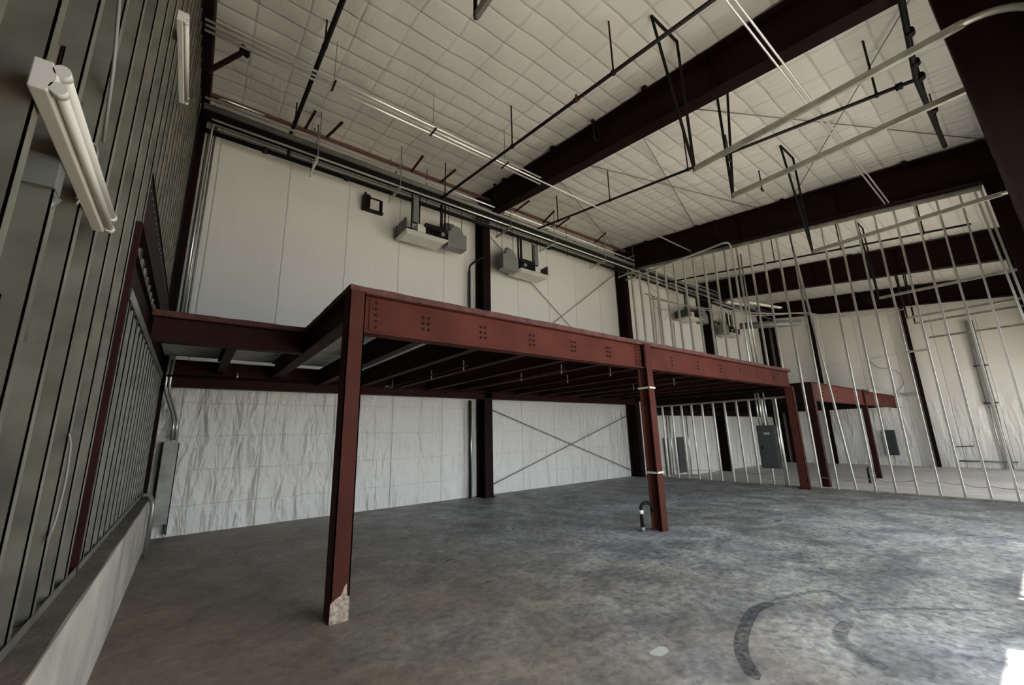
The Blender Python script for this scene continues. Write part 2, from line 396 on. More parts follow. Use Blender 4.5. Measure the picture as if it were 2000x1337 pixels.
for i, y in enumerate(yl):
    o = stud_mb(y, 3.31 if i == 12 else .795, ceil_z(y)-.12-.35, LX, .155).build('wall_stud', M_GALVD)
    tag(o, ('galvanised stud standing on top of the red post in the left wall' if i == 12 else 'tall galvanised stud on the left wall curb, %s from the red post towards the viewer' % ORD[len(yl)-2-i]), 'wall stud', 'full-height studs of the left wall nearer than the red post')
    if i % 3 == 1: o.data.materials[0] = M_GALVD
yk = [4.28+.31*i for i in range(17)]
for i, y in enumerate(yk):
    o = stud_mb(y, .795, 2.74, LX, .14, fl=.035, holes=False).build('wall_stud', M_GALV)
    tag(o, 'short galvanised stud on the left curb under the mezzanine, %s past the red post' % ORD[i], 'wall stud', 'short studs of the left wall under the mezzanine')
    o = stud_mb(y, 3.2 if y > 4.3 else 3.2, ceil_z(y)-.47, LX-.09, .07, fl=.035, holes=False).build('wall_stud', M_GALVD)
    tag(o, 'upper galvanised stud of the left wall above the mezzanine, %s past the red post' % ORD[i], 'wall stud', 'upper studs of the left wall over the mezzanine')
tag(MB().box(-.64, LX+.004, 4.2, 9.35, 2.745, 2.79).box(LX, LX+.006, 4.2, 9.35, 2.70, 2.79).build('wall_track', M_GALV), 'galvanised head track capping the short studs of the left wall', 'metal track')
tag(MB().box(-.65, LX+.004, -.5, 9.35, .783, .79).box(LX, LX+.005, -.5, 9.35, .783, .83).build('wall_track', M_GALVD), 'galvanised bottom track of the left wall lying on the curb', 'metal track')
# red post and its beams along the left wall
tag(MB().box(-.55, -.478, 4.07, 4.105, .79, 3.3).build('steel_post', M_JOIST), 'brown red steel post standing on the curb in the left stud wall', 'steel post')
ub = thing('wall_beam', (-.55, 4.15, 3.67), 'dark red horizontal beam with a row of holes, high on the left wall', 'steel beam')
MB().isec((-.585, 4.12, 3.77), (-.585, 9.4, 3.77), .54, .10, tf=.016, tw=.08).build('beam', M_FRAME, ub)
hb_ = MB()
for i in range(34): hb_.tube([(-.546, 4.35+i*.15, 3.93), (-.541, 4.35+i*.15, 3.93)], .012, 8)
tag(hb_.build('bolt_row', M_DUCT, ub), 'row of pale bolt holes', kind='stuff')

# ------------------------------------------------------------------ mezzanine
mz = thing('mezzanine', (1.25, 4.3, 0), 'red steel mezzanine platform with posts, bolted edge beams and joists', 'mezzanine')
MT, MBo = 3.19, 2.69
YF = 4.29
def post(x, y, w_, d_, z1, m=M_REDP, chip=True):
    b = MB().box(x-w_/2, x-w_/2+.012, y-d_/2, y+d_/2, 0, z1).box(x+w_/2-.012, x+w_/2, y-d_/2, y+d_/2, 0, z1).box(x-w_/2, x+w_/2, y-d_/2, y-d_/2+.012, 0, z1).box(x-w_/2, x+w_/2, y+d_/2-.012, y+d_/2, 0, z1)
    o = b.build('post', m, mz)
    if chip:
        c = MB(); k0 = len(c.v)
        prof = [(0, 0), (w_, 0), (w_, .20), (w_*.88, .20), (w_*.82, .31), (w_*.7, .285), (w_*.55, .22), (w_*.3, .2), (0, .17)]
        pts = [(x-w_/2+px_, y-d_/2-.002, pz) for px_, pz in prof]
        c.v = pts + [(a, b_+.004, c_) for a, b_, c_ in pts]; nn = len(pts)
        c.f.append(tuple(range(nn))); c.sm.append(False); c.f.append(tuple(range(2*nn-1, nn-1, -1))); c.sm.append(False)
        for i in range(nn): c.f.append((i, i+nn, (i+1) % nn+nn, (i+1) % nn)); c.sm.append(False)
        q = c.build('chipped_foot', M_CHIP, o); tag(q, 'pale chipped foot of the post')
        q.matrix_parent_inverse = Matrix.Identity(4)
    return o
def sub(mb, name, m, par):
    o = mb.build(name, m); o.parent = par; o.matrix_parent_inverse = Matrix.Identity(4); return o
PXL, PXM, PXR = 1.25, 6.33, 13.08
post(PXL, YF+.04, .165, .2, 3.13)
post(PXR, YF+.04, .15, .2, 2.7, chip=False)
# middle post: a wide flange section whose flange faces the viewer
b = MB().box(PXM-.08, PXM+.08, YF-.1, YF-.084, 0, 3.13).box(PXM-.08, PXM+.08, YF+.085, YF+.1, 0, MBo).box(PXM-.01, PXM+.01, YF-.09, YF+.09, 0, MBo)
pm = b.build('post', M_REDP, mz)
def edge_beam(a, b, name='edge_beam', m=M_RED, zt=MT-.06, zb=MBo, up=(0, 0, 1), fl=.17, outer=1):
    """channel-like wide flange: web plus flanges."""
    a = Vector((a[0], a[1], (zt+zb)/2)); b = Vector((b[0], b[1], (zt+zb)/2))
    return MB().isec(a, b, zt-zb, fl, tf=.022, tw=.06).build(name, m, mz)
e1 = edge_beam((PXL+.06, YF+.05), (PXM-.05, YF+.05)); e2 = edge_beam((PXM+.05, YF+.05), (13.12, YF+.05))
e0 = edge_beam((PXL, YF+.1), (PXL, 9.4), m=M_JOIST, zb=2.81)
e3 = edge_beam((-.5, 6.47), (PXL-.06, 6.47), m=M_JOIST, zb=2.81)
e4 = MB().isec((-.56, 4.12, 2.97), (-.56, 9.45, 2.97), .38, .1, tf=.018, tw=.04).build('edge_beam', M_FRAME, mz)
e5 = MB().isec((-.45, 9.42, 2.81), (13.1, 9.42, 2.81), .48, .2, tf=.02, tw=.02).build('back_beam', M_JOIST, mz)
MB().isec((13.12, YF+.1, 2.9), (13.12, 9.4, 2.9), .44, .14, tf=.02, tw=.02).build('edge_beam', M_FRAME, mz)
# deck edge: angle plus the rough edge of the deck
def deck_edge(a, b, m):
    n = max(2, int((Vector(b)-Vector(a)).length/.12)); A = Vector(a); B = Vector(b); mb = MB()
    d = (B-A).normalized(); s = d.cross(Vector((0, 0, 1)))
    prev = MT-.01
    hs = [MT-.004+random.uniform(-.006, .003) for _ in range(n+1)]; hs[0] = hs[-1] = MT
    for i in range(n):
        p = A+(B-A)*i/n; q = A+(B-A)*(i+1)/n
        o0 = s*.035; o1 = -s*.05
        mb.hexa([(p+o0)[:2]+(MT-.075,) if False else (*(p+o0).xy, MT-.075), (*(q+o0).xy, MT-.075), (*(q+o1).xy, MT-.075), (*(p+o1).xy, MT-.075),
                 (*(p+o0).xy, hs[i]), (*(q+o0).xy, hs[i+1]), (*(q+o1).xy, hs[i+1]), (*(p+o1).xy, hs[i])])
    return mb.build('deck_edge', m, mz)
deck_edge((PXL-.08, YF-.02, 0), (13.15, YF-.02, 0), M_EDGE)
deck_edge((-.52, 6.40, 0), (PXL-.08, 6.40, 0), M_EDGE)
deck_edge((PXL-.05, 6.40, 0), (PXL-.05, YF, 0), M_EDGE)
MB().box(PXL+.04, 13.1, YF+.06, 9.35, MT-.03, MT-.012).box(-.5, PXL+.04, 6.5, 9.35, MT-.03, MT-.012).build('floor_sheet', M_DIRT, mz)
dk = MB(); y = YF+.1
for (xa, xb, ya) in ((PXL+.02, 13.1, YF+.1), (-.5, PXL-.02, 6.54)):
    y = ya; i = 0
    while y < 9.3:
        dk.box(xa, xb, y, y+.075, MT-.075, MT-.07); dk.box(xa, xb, y+.075, y+.155, MT-.045, MT-.04)
        dk.box(xa, xb, y+.073, y+.077, MT-.075, MT-.04); dk.box(xa, xb, y+.153, y+.157, MT-.075, MT-.04)
        y += .155
dk.build('metal_deck', M_DECK, mz)
JX = [2.07, 2.88, 3.71, 4.55, 5.38]; JX2 = [7.28, 8.24, 9.2, 10.16, 11.12, 12.08]
def joist(x, ya, yb, zb=MBo+.02, h=.32, wd=.12):
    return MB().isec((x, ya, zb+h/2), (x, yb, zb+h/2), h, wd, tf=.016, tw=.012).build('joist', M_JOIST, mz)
for x in JX+[6.33]+JX2: joist(x, YF+.08, 9.38)
joist(.33, 6.56, 9.38, zb=2.83, h=.26)
# intermediate lighter cross joists of the second bay
bolt = None
def add_bolt(x, z, par, y):
    global bolt
    if bolt is None:
        bolt = MB().tube([(0, 0, 0), (0, -.014, 0)], .017, 6).build('bolt', M_FRAME); o = bolt
    else:
        o = bolt.copy(); COL.objects.link(o)
    o.parent = par; o.location = Vector((x, y, z)); o.matrix_parent_inverse = Matrix.Translation(-(par.parent.location if par.parent else Vector()))
    o.matrix_parent_inverse = par.matrix_parent_inverse.inverted() @ Matrix.Translation(-par.parent.location) if False else Matrix.Identity(4)
    return o
FY = YF+.05-.03
for z in (2.77, 2.84, 2.91, 2.98, 3.05): add_bolt(1.47, z, e1, FY)
for x in JX:
    for z in (2.83, 2.90, 2.97):
        for dx in (-.035, .035): add_bolt(x+dx, z, e1, FY)
for z in (2.77, 2.83, 2.89, 2.95, 3.01, 3.07): add_bolt(PXM-.15, z, e1, FY); add_bolt(PXM-.19, z, e1, FY)
for z in (2.77, 2.83, 2.89, 2.95, 3.01, 3.07): add_bolt(PXM+.15, z, e2, FY)
for x in JX2:
    for z in (2.84, 2.91, 2.98): add_bolt(x, z, e2, FY); 
sub(MB().box(PXM-.22, PXM-.09, FY-.012, FY, 2.73, 3.10), 'splice_plate', M_RED, e1)
sub(MB().box(PXM+.09, PXM+.2, FY-.012, FY, 2.73, 3.10), 'splice_plate', M_RED, e2)
sub(MB().box(1.40, 1.52, FY-.01, FY, 2.73, 3.09), 'splice_plate', M_RED, e1)

# sprinkler line and fittings under the mezzanine
sp = thing('sprinkler_pipe', (-.3, 9.2, 2.76), 'thin dark sprinkler line along the back beam under the mezzanine', 'pipe')
MB().tube([(-.42, 9.25, 2.75), (12.9, 9.25, 2.75), ], .022).build('pipe', M_JOIST, sp)
for x, zz in ((.6, .12), (3.63, .16), (6.35, .12), (9.4, .14)):
    MB().tube([(x, 9.25, 2.75), (x, 9.25, 2.75+zz)], .02).build('riser', M_GALVW, sp)
MB().tube([(3.45, 9.25, 2.75), (3.72, 9.25, 2.75)], .032).build('coupling', M_GALVW, sp)
for i, (x, y0_, y1_) in enumerate(((3.3, 5.4, 9.2), (4.95, 4.9, 9.2), (6.0, 4.7, 9.2), (8.6, 5.0, 9.2))):
    o = thing('sprinkler_branch', (x, y0_, 2.66), 'thin dark branch pipe with small drops under the mezzanine joists, %s from the left post' % ORD[i], 'pipe')
    MB().tube([(x, y0_, 2.66), (x, y1_, 2.66)], .014).build('pipe', M_JOIST, o)
    for yy in (y0_+.1, y0_+1.2): MB().tube([(x, yy, 2.60), (x, yy, 2.76)], .012).build('drop', M_DUCT, o)

# white straps around the middle post
for z, s_ in ((2.34, 'upper'), (.92, 'lower')):
    tag(MB().box(PXM-.1, PXM+.1, YF-.118, YF-.105, z-.015, z+.015).box(PXM-.1, PXM-.088, YF-.118, YF+.1, z-.015, z+.015).box(PXM+.088, PXM+.1, YF-.118, YF+.1, z-.015, z+.015).box(PXM-.1, PXM+.1, YF+.1, YF+.112, z-.015, z+.015).build('strap', M_STRAP), 'white strap around the middle mezzanine post, %s of the two' % s_, 'strap')
# hooked pipe at the foot of the middle post
hp = thing('stub_pipe', (6.08, 4.45, 0), 'dark bent stub pipe rising from the floor beside the middle mezzanine post', 'pipe')
MB().tube(bend([(6.08, 4.45, 0), (6.08, 4.45, .42), (6.22, 4.36, .45), (6.25, 4.34, .3)], .1), .028).build('pipe', M_BLACK, hp)
MB().tube([(6.08, 4.45, .27), (6.08, 4.45, .33)], .037).build('collar', M_WHITE, hp)
MB().tube([(6.08, 4.45, 0.001), (6.08, 4.45, .07)], .042).build('foot', M_DUCT, hp)
hp2 = thing('stub_pipe', (18.3, 4.1, FLB), 'dark bent stub pipe on the floor beyond the partition', 'pipe')
MB().tube(bend([(18.3, 4.15, FLB), (18.3, 4.15, .2), (18.6, 4.1, .2), (18.6, 4.1, FLB)], .1), .035).build('pipe', M_BLACK, hp2)

# ------------------------------------------------------------------ partition of tall studs at x = 13.3
PX = 13.30
def pstud(y, z0, z1, label, group, m=M_GALVW, lean=0, w_=.09):
    b = stud_mb(y, z0, z1, PX-.045, w_, fl=.035, holes=False, sgn=1, tk=.005)
    if lean:
        b.v = [(a, c+(z-z0)*lean, z) for a, c, z in b.v]
    return tag(b.build('wall_stud', m), label, 'wall stud', group)
ys = [.33+.371*i for i in range(11)]
def ptop(y): return 6.675+.131*y
for i, y in enumerate(ys):
    pstud(y, .03, ptop(y)-.02, 'floor to roof metal stud of the right partition, %s from its near end' % ORD[i+1], 'full-height studs of the right partition', lean=(.055 if i == 8 else 0))
i = 0
y = 4.42
while y < 9.3:
    if y > 4.5: pstud(y, .03, 2.43, 'short metal stud under the mezzanine in the right partition, %s behind the post' % ORD[i], 'short studs of the right partition')
    pstud(y+.03, 3.2, ptop(y)-.02, 'upper metal stud of the right partition on the mezzanine, %s from its front edge' % ORD[i], 'upper studs of the right partition')
    y += .365; i += 1
# end stud pair beside the tapered front column
for dx, s_ in ((0, 'outer'), (.09, 'inner')):
    b = MB().bar((PX, -.27+dx, .03), (PX, .03+dx, ptop(.03)), .09, .04, up=(0, 1, 0)); 
    tag(b.build('wall_stud', M_GALVW), 'slightly leaning metal end stud beside the front column, %s of the pair' % s_, 'wall stud')
b = MB().bar((PX, -.28, .02), (PX, 9.35, .02), .1, .04); tag(b.build('wall_track', M_GALVD), 'metal bottom track of the right partition on the floor', 'metal track')
b = MB().bar((PX, .0, ptop(0)+.02), (PX, 9.3, ptop(9.3)+.02), .12, .05).bar((PX-.06, .0, ptop(0)-.02), (PX-.06, 9.3, ptop(9.3)-.02), .006, .11)
tag(b.build('wall_track', M_GALV), 'sloping metal head track of the right partition under the roof beam', 'metal track')
b = MB().bar((PX, 4.45, 2.45), (PX, 9.3, 2.45), .1, .05); tag(b.build('wall_track', M_GALV), 'metal head track of the partition under the mezzanine', 'metal track')
b = MB().box(PX-.01, PX+.01, .95+.1, 1.4, 5.0, 5.04)
# electrical panel in the partition, with its conduits
pn = thing('breaker_cabinet', (PX, 5.1, .5), 'dark grey electrical panel hanging in the right partition under the mezzanine', 'electrical panel')
MB().box(PX-.16, PX-.05, 4.87, 5.36, .49, 1.68).build('cabinet', M_PANEL, pn, .006)
MB().box(PX-.172, PX-.16, 4.90, 5.33, .52, 1.65).build('door', M_PANEL, pn, .004)
MB().box(PX-.178, PX-.172, 5.02, 5.18, 1.42, 1.48).build('name_plate', M_BOXG, pn)
MB().box(PX-.185, PX-.172, 5.24, 5.27, 1.0, 1.1).build('handle', M_BLACK, pn)
def conduit(name, pts, r, m, label, cat='conduit', group=None, n=8, br=.2):
    return tag(MB().tube(bend(pts, br) if len(pts) > 2 else pts, r, n).build(name, m), label, cat, group)
conduit('conduit', [(13.02, 9.3, 7.45), (13.02, 5.25, 7.48), (13.02, 5.22, 6.6), (13.08, 5.24, 3.3), (13.08, 5.24, 3.2)], .035, M_GALVW, 'thick grey conduit bending down over the top of the right partition', br=.22)
for i, yy in enumerate((5.27, 5.19, 5.05)):
    conduit('conduit', [(13.19, yy, 2.62), (13.19, yy, 1.685)], .022, M_GALVW, 'bright conduit rising from the dark partition panel, %s from its left' % ORD[i])
for i, yy in enumerate((5.12, 5.03)):
    conduit('conduit', [(13.1, yy, 3.2), (13.1, yy, 6.95+.0)], .022, M_GALV, 'vertical conduit on the upper partition studs beside the bent one, %s of the pair' % ('left' if i == 0 else 'right'))
for i, yy in enumerate((4.83, 4.78)):
    conduit('conduit', [(13.2, yy, 0), (13.2, yy, 2.42)], .018, M_GALVW, 'bright vertical conduit right of the partition panel, %s of two' % ('left' if i == 0 else 'right'))

# ------------------------------------------------------------------ second mezzanine, beyond the partition
m2 = thing('mezzanine', (14.6, 4.28, 0), 'smaller red mezzanine seen through the partition studs', 'mezzanine')
def part(mb, name, m, par): return mb.build(name, m, par)
part(MB().isec((14.6, 4.28, 2.64), (20.1, 4.28, 2.64), .56, .16, tw=.05), 'edge_beam', M_RED, m2)
part(MB().isec((20.25, 4.28, 2.64), (26.0, 4.28, 2.64), .56, .16, tw=.05), 'edge_beam', M_RED, m2)
part(MB().isec((14.6, 4.36, 2.64), (14.6, 9.4, 2.64), .56, .16, tw=.05), 'edge_beam', M_FRAME, m2)
part(MB().box(14.5, 14.68, 4.2, 4.38, fz(14.6), 2.9), 'post', M_JOIST, m2)
part(MB().box(20.1, 20.25, 4.2, 4.36, FLB, 2.95), 'post', M_JOIST, m2)
part(MB().box(14.6, 26.0, 4.3, 9.6, 2.87, 2.93), 'deck', M_JOIST, m2)
part(MB().isec((14.6, 9.5, 2.5), (26.4, 9.5, 2.5), .6, .15), 'back_beam', M_FRAME, m2)
for x in (15.6, 16.6, 17.6, 18.6, 19.4, 21.2, 22.2, 23.2, 24.2, 25.2): part(MB().isec((x, 4.35, 2.6), (x, 9.45, 2.6), .4, .1), 'joist', M_FRAME, m2)
for x in (15.6, 17.0, 18.5, 21.6, 23.2):
    for z in (2.53, 2.64, 2.75): part(MB().box(x-.012, x+.012, 4.235, 4.25, z-.012, z+.012), 'bolt', M_FRAME, m2)
ch = thing('metal_channel', (23, 4.1, 2.9), 'pale metal channel lying along the edge of the far mezzanine', 'metal channel')
MB().box(20.4, 26.1, 4.08, 4.17, 2.86, 2.96).build('channel', M_GALVW, ch)
tag(MB().box(XW-.12, XW-.02, 3.6, 4.4, 2.93, 3.05).build('metal_channel', M_GALVW), 'short pale channel fixed to the far end wall beside the tall dark post', 'metal channel')

# far end wall posts
for y, w_, lab in ((9.15, .13, 'dark post on the far end wall nearest the back corner'), (7.25, .12, 'dark post on the far end wall behind the small mezzanine'), (3.5, .12, 'dark post on the bright right part of the far end wall')):
    tag(MB().isec((XW-.16, y, FLB), (XW-.16, y, rbot(y)-.14), .2, w_, up=(1, 0, 0)).build('wall_post', M_FRAME), lab, 'steel post')
fl = thing('conduit_run', (XW-.15, 1.5, FLB), 'grey vertical trunking with conduits on the far end wall, rightmost', 'conduit')
MB().box(XW-.2, XW-.06, 1.36, 1.60, 2.3, 6.0).build('trunking', M_DUCT, fl)
for y in (1.38, 1.48, 1.58): MB().tube([(XW-.1, y, FLB), (XW-.1, y, 2.3)], .024).build('conduit', M_GALVW, fl)
for z in (2.4, 4.0): MB().box(XW-.22, XW-.04, 1.28, 1.70, z-.02, z+.02).build('strut', M_BLACK, fl)
fp = thing('breaker_cabinet', (XW-.1, 5.0, .2), 'dark grey panel on the far end wall seen between partition studs', 'electrical panel')
MB().box(XW-.17, XW-.03, 4.76, 5.22, .2, 1.36).build('cabinet', M_PANEL, fp, .006)
MB().box(XW-.182, XW-.17, 4.79, 5.19, .23, 1.33).build('door', M_PANEL, fp)
for i, (xa, xb) in enumerate(((15.35, 15.47), (16.1, 16.65))):
    q = thing('breaker_cabinet', (xa, 9.8, 0), ('narrow' if i == 0 else 'wide')+' dark panel against the back wall beyond the partition', 'electrical panel')
    MB().box(xa, xb, 9.7, 9.84, -.1, 1.32).build('cabinet', M_PANEL, q, .005)
    MB().box(xa+.02, xb-.02, 9.688, 9.7, .13, 1.29).build('door', M_PANEL, q)
for i, (x, z0, z1) in enumerate(((15.6, .05, 2.2), (15.8, .05, 2.2), (16.9, .05, 2.2), (17.15, .05, 2.2), (15.55, 2.9, 7.4), (15.9, 2.9, 7.4), (17.0, 2.9, 6.4))):
    conduit('conduit', [(x, 9.82, z0 if z0 > 1 else fz(x)), (x, 9.78, z1)], .025, M_GALVW, '%s conduit up the back wall beyond the partition, %s from the left' % (('lower' if z0 < 1 else 'upper'), ORD[i if i < 4 else i-4]))

# ------------------------------------------------------------------ overhead door tracks with hangers
def track(x, label, zt=5.6, y1=2.7, m=M_GALV, curve=True, hang=None, r=.5):
    t = thing('door_track', (x, -.7, 0), label, 'door track')
    pts = [(x, y1, zt), (x, -.2, zt)]
    b = MB()
    b.bar((x-.022, y1, zt), (x-.022, -.2, zt), .004, .075); b.bar((x, y1, zt+.035), (x, -.2, zt+.035), .05, .005); b.bar((x, y1, zt-.035), (x, -.2, zt-.035), .05, .005)
    R_ = .5
    b.tube([(x, -.15, zt), (x, -.2, zt)]+[(x, -.2-R_*math.sin(math.pi/2*k/10), zt-R_*(1-math.cos(math.pi/2*k/10))) for k in range(1, 11)]+[(x, -.7, fz(x))], .036, 8)
    b.build('rail', m, t)
    if hang:
        A, B, Cc = hang
        for p, q in ((A, B), (B, Cc), (A, Cc)): 
            bb = MB().bar(p, q, .045, .008); bb.bar(p, q, .008, .045); bb.build('hanger_angle', M_ANGLE, t)
    return t
cz = ceil_z(2.72)-.03
track(1.76, 'galvanised door track whose black hanger tip shows at the top edge of the photo', hang=((2.55, 2.7, cz), (1.75, 2.7, cz), (1.75, 2.7, 5.56)))
tk = track(5.82, 'long galvanised door track under the middle roof beam, curving down at top right', hang=((5.08, 2.7, cz), (5.82, 2.7, cz), (5.82, 2.7, 5.56)))
MB().tube([Vector((5.86, 2.2, 5.9)), Vector((5.88, 2.2, 5.5))]+[Vector((5.82+.06*math.cos(a), 2.2-.02, 5.5-.07*math.sin(a))) for a in (.5, 1.2, 1.9, 2.6)], .01, 6).build('hook', M_BLACK, tk)
tk = track(7.1, 'galvanised door track right of the middle roof beam, cut off by the dark front column', hang=((7.62, 2.7, cz), (7.1, 2.7, cz), (7.1, 2.7, 5.56)))
MB().tube([Vector((7.13, 2.25, 5.85)), Vector((7.13, 2.25, 5.5))]+[Vector((7.07+.06*math.cos(a), 2.23, 5.5-.07*math.sin(a))) for a in (.5, 1.2, 1.9, 2.6)], .01, 6).build('hook', M_BLACK, tk)
track(11.08, 'galvanised door track in front of the top of the partition studs', hang=((10.2, 2.7, cz), (11.0, 2.7, cz), (11.08, 2.7, 5.56)))
track(17.15, 'pale door track behind the upper partition studs, with black hangers', m=M_GALV, hang=((16.4, 2.7, cz), (17.1, 2.7, cz), (17.15, 2.7, 5.56)))
track(21.4, 'thin pale door track high behind the studs, upper of the far pair', m=M_GALV, hang=((20.7, 2.7, cz), (21.3, 2.7, cz), (21.4, 2.7, 5.56)))
track(22.85, 'thin pale door track behind the studs, lower of the far pair', m=M_GALV, hang=((23.4, 2.7, cz), (22.85, 2.7, cz), (22.85, 2.7, 5.56)))
track(25.6, 'lowest pale door track near the far end wall', zt=5.35, y1=2.7, m=M_GALV)

# ------------------------------------------------------------------ pipes
def hanger_rod(x, y, z, par, r=.011):
    MB().tube([(x, y, z), (x, y, ceil_z(y)-.02)], r, 6).build('hanger_rod', M_BLACK, par)
    MB().tube([(x, y-.02, z), (x, y+.02, z)], .045, 8).build('clamp', M_BLACK, par)
def branch(x, y0_, y1_, z0, z1, label, r=.03, rods=(), m=M_BLACK):
    t = thing('sprinkler_pipe', (x, y0_, z0), label, 'pipe')
    MB().tube([(x, y0_, z0), (x, y1_, z1)], r).build('pipe', m, t)
    for y in rods:
        hanger_rod(x, y, z0+(z1-z0)*(y-y0_)/(y1_-y0_), t, .016)
    return t
s0 = branch(1.05, -.5, 9.3, 7.05, 8.36, 'black sprinkler branch sloping across the top left of the ceiling', .04, (2.0, 6.2, 8.8))
MB().tube([(1.05, 9.3, 7.72), (1.05, 9.3, 8.36)], .032).build('riser', M_BLACK, s0)
s1 = branch(4.65, .0, 9.1, 6.72, 7.86, 'black sprinkler branch with a red coupling, left of the middle roof beam', .03, (3.2, 5.8, 8.7))
MB().tube([(4.65, 4.03, 7.225), (4.65, 3.95, 7.215)], .045).build('coupling', M_RED, s1)
MB().tube([(4.65, 3.99, 7.22), (4.65, 3.99, 7.32)], .018).build('fitting', M_RED, s1)
s2 = branch(8.1, .3, 8.9, 6.68, 8.0, 'black sprinkler branch crossing the ceiling between the two roof beams', .03, (.75, 3.9, 6.05, 8.0))
MB().tube([(8.1, .45, 6.7), (8.1, .53, 6.71)], .055).build('coupling', M_BLACK, s2)
branch(15.2, .35, 9.0, 6.55, 7.7, 'black sprinkler branch seen through the upper partition studs', .03, (1.2, 3.0, 4.8, 6.4))
mp = thing('sprinkler_main', (6.3, .2, 6.6), 'thick black sprinkler main running across the top right ceiling', 'pipe')
MB().tube([(6.2, .16, 6.72), (8.1, .3, 6.68), (10.6, .28, 6.65)], .036).build('pipe', M_BLACK, mp)
for x in (7.0, 7.7, 8.1, 9.2): MB().tube([(x-.05, .25 if x > 7.5 else .2, 6.69), (x+.05, .25 if x > 7.5 else .2, 6.69)], .052, 10).build('coupling', M_BLACK, mp)
for x in (9.0, 10.5): hanger_rod(x, .28, 6.65, mp)
bm = thing('sprinkler_main', (-.4, 9.3, 7.7), 'dark sprinkler main along the top of the back wall', 'pipe')
MB().tube([(-.45, 9.3, 7.72), (13.6, 9.3, 7.76), (22, 9.3, 7.76)], .05).build('pipe', M_BLACK, bm)
for x in (.6, 2.3, 4.2, 8.9): MB().tube([(x-.05, 9.3, 7.72), (x+.05, 9.3, 7.72)], .07, 10).build('coupling', M_BLACK, bm)
for x in (1.6, 4.4, 7.3, 9.8, 12.4): hanger_rod(x, 9.3, 7.72, bm)
# bundle along the back wall
XE = 26.0
def run(y, z, r, m, label, x0=-.5, x1=XE, name='conduit', cat='conduit', n=8, dz=0.):
    return tag(MB().tube([(x0, y, z), ((x0+x1)/2, y, z+dz/2), (x1, y, z+dz)], r, n).build(name, m), label, cat)
run(9.0, 8.04, .07, M_DUCT, 'thick grey vent pipe along the top of the back wall', name='vent_pipe', cat='pipe', n=12)
run(9.0, 7.85, .105, M_BLACK, 'thick black gas pipe along the top of the back wall, below the grey one', name='gas_pipe', cat='pipe', n=12)
run(8.95, 8.2, .026, M_COND, 'bright conduit directly above the thick grey vent pipe')
run(9.05, 8.14, .02, M_COND, 'second bright conduit tight above the grey vent pipe', x0=-.2)
run(8.9, 7.74, .022, M_COND, 'bright conduit just below the thick black gas pipe', x0=-.35)
for i, (yy, zz) in enumerate(((9.35, 8.02), (9.38, 7.94), (9.4, 7.87), (9.42, 7.82))):
    run(yy, zz, .013, M_DUCT, 'thin grey conduit between the gas pipe and the sprinkler main, %s from the top' % ORD[i], x0=-.3, x1=20-i*.7)
tag(MB().angle((-.5, 9.2, 8.46), (13, 9.2, 8.6), .06, .01).build('steel_angle', M_REDPIPE), 'dull red steel angle along the back edge of the ceiling', 'steel angle')
for i, x in enumerate((1.3, 1.75, 3.9, 4.75, 7.0, 7.4, 8.6, 9.2, 11.2)):
    a = (x, 9.2, 8.5); b = (x+(.25 if i % 2 else .12), 8.75, 8.76)
    tag(MB().bar(a, b, .05, .035).build('strut', M_JOIST), 'short brown strut angled up from the red angle, %s from the left wall' % ORD[i], 'strut')
# trapeze supports holding the bundle
for i, x in enumerate((1.55, 3.45, 6.9, 8.7, 11.2, 12.9)):
    t = thing('trapeze_hanger', (x, 9.1, 7.6), 'galvanised trapeze hanger carrying the back wall pipes, %s from the left' % ORD[i], 'pipe hanger')
    MB().box(x-.02, x+.02, 8.75, 9.55, 7.60, 7.64).build('crossbar', M_GALVW, t)
    MB().box(x-.02, x+.02, 8.72, 9.5, 8.24, 8.27).build('crossbar', M_GALV, t)
    for y in (8.78, 9.5): MB().tube([(x, y, 7.58), (x, y, ceil_z(y)-.02)], .01, 6).build('hanger_rod', M_DUCT, t)
    for y in (8.85, 9.15): MB().box(x-.03, x+.03, y-.05, y+.05, 7.64, 7.68).build('pipe_clamp', M_GALVW, t)
# twin conduits below the ceiling
for i, dy in enumerate((0, .10, .2)):
    x1 = (6.15, 12.95, 6.0)[i]
    run(6.62-dy, 7.6+.0, .019, M_COND, 'bright conduit of the triple run crossing the left ceiling, %s from the back wall' % ORD[i], x1=x1)
for i, x in enumerate((1.3, 3.2, 5.0)):
    t = thing('conduit_hanger', (x, 6.5, 7.55), 'thin rod hanger of the triple conduit run, %s from the left wall' % ORD[i], 'pipe hanger')
    MB().tube([(x, 6.52, 7.57), (x, 6.52, ceil_z(6.52)-.03)], .006, 6).build('hanger_rod', M_DUCT, t)
    MB().box(x-.015, x+.015, 6.38, 6.66, 7.565, 7.58).build('crossbar', M_BLACK, t)
for i, dy in enumerate((0, .07)):
    run(1.53-dy, 6.9, .016, M_COND, 'bright conduit of the pair crossing the right ceiling, %s of the two' % ('far' if i == 0 else 'near'), x0=-.5, x1=12.9)
# thin diagonal roof bracing rods
for i, (a, b) in enumerate((((6.6, 4.25), (13.1, 6.3)), ((6.6, 6.4), (13.1, 4.25)), ((6.6, 6.8), (13.1, 9.6)), ((6.9, -.3), (13.1, 3.45)), ((7.0, 3.6), (13.1, -.3)))):
    lab = ['from the middle roof beam near its centre towards the back', 'crossing it towards the partition', 'nearest the back wall', 'at upper right behind the door tracks', 'at upper right, crossing under the sprinkler branch'][i]
    tag(MB().tube([(a[0], a[1], ceil_z(a[1])-.12), (b[0], b[1], ceil_z(b[1])-.12)], .011, 6).build('brace_rod', M_DUCT), 'thin roof bracing rod '+lab, 'bracing rod')
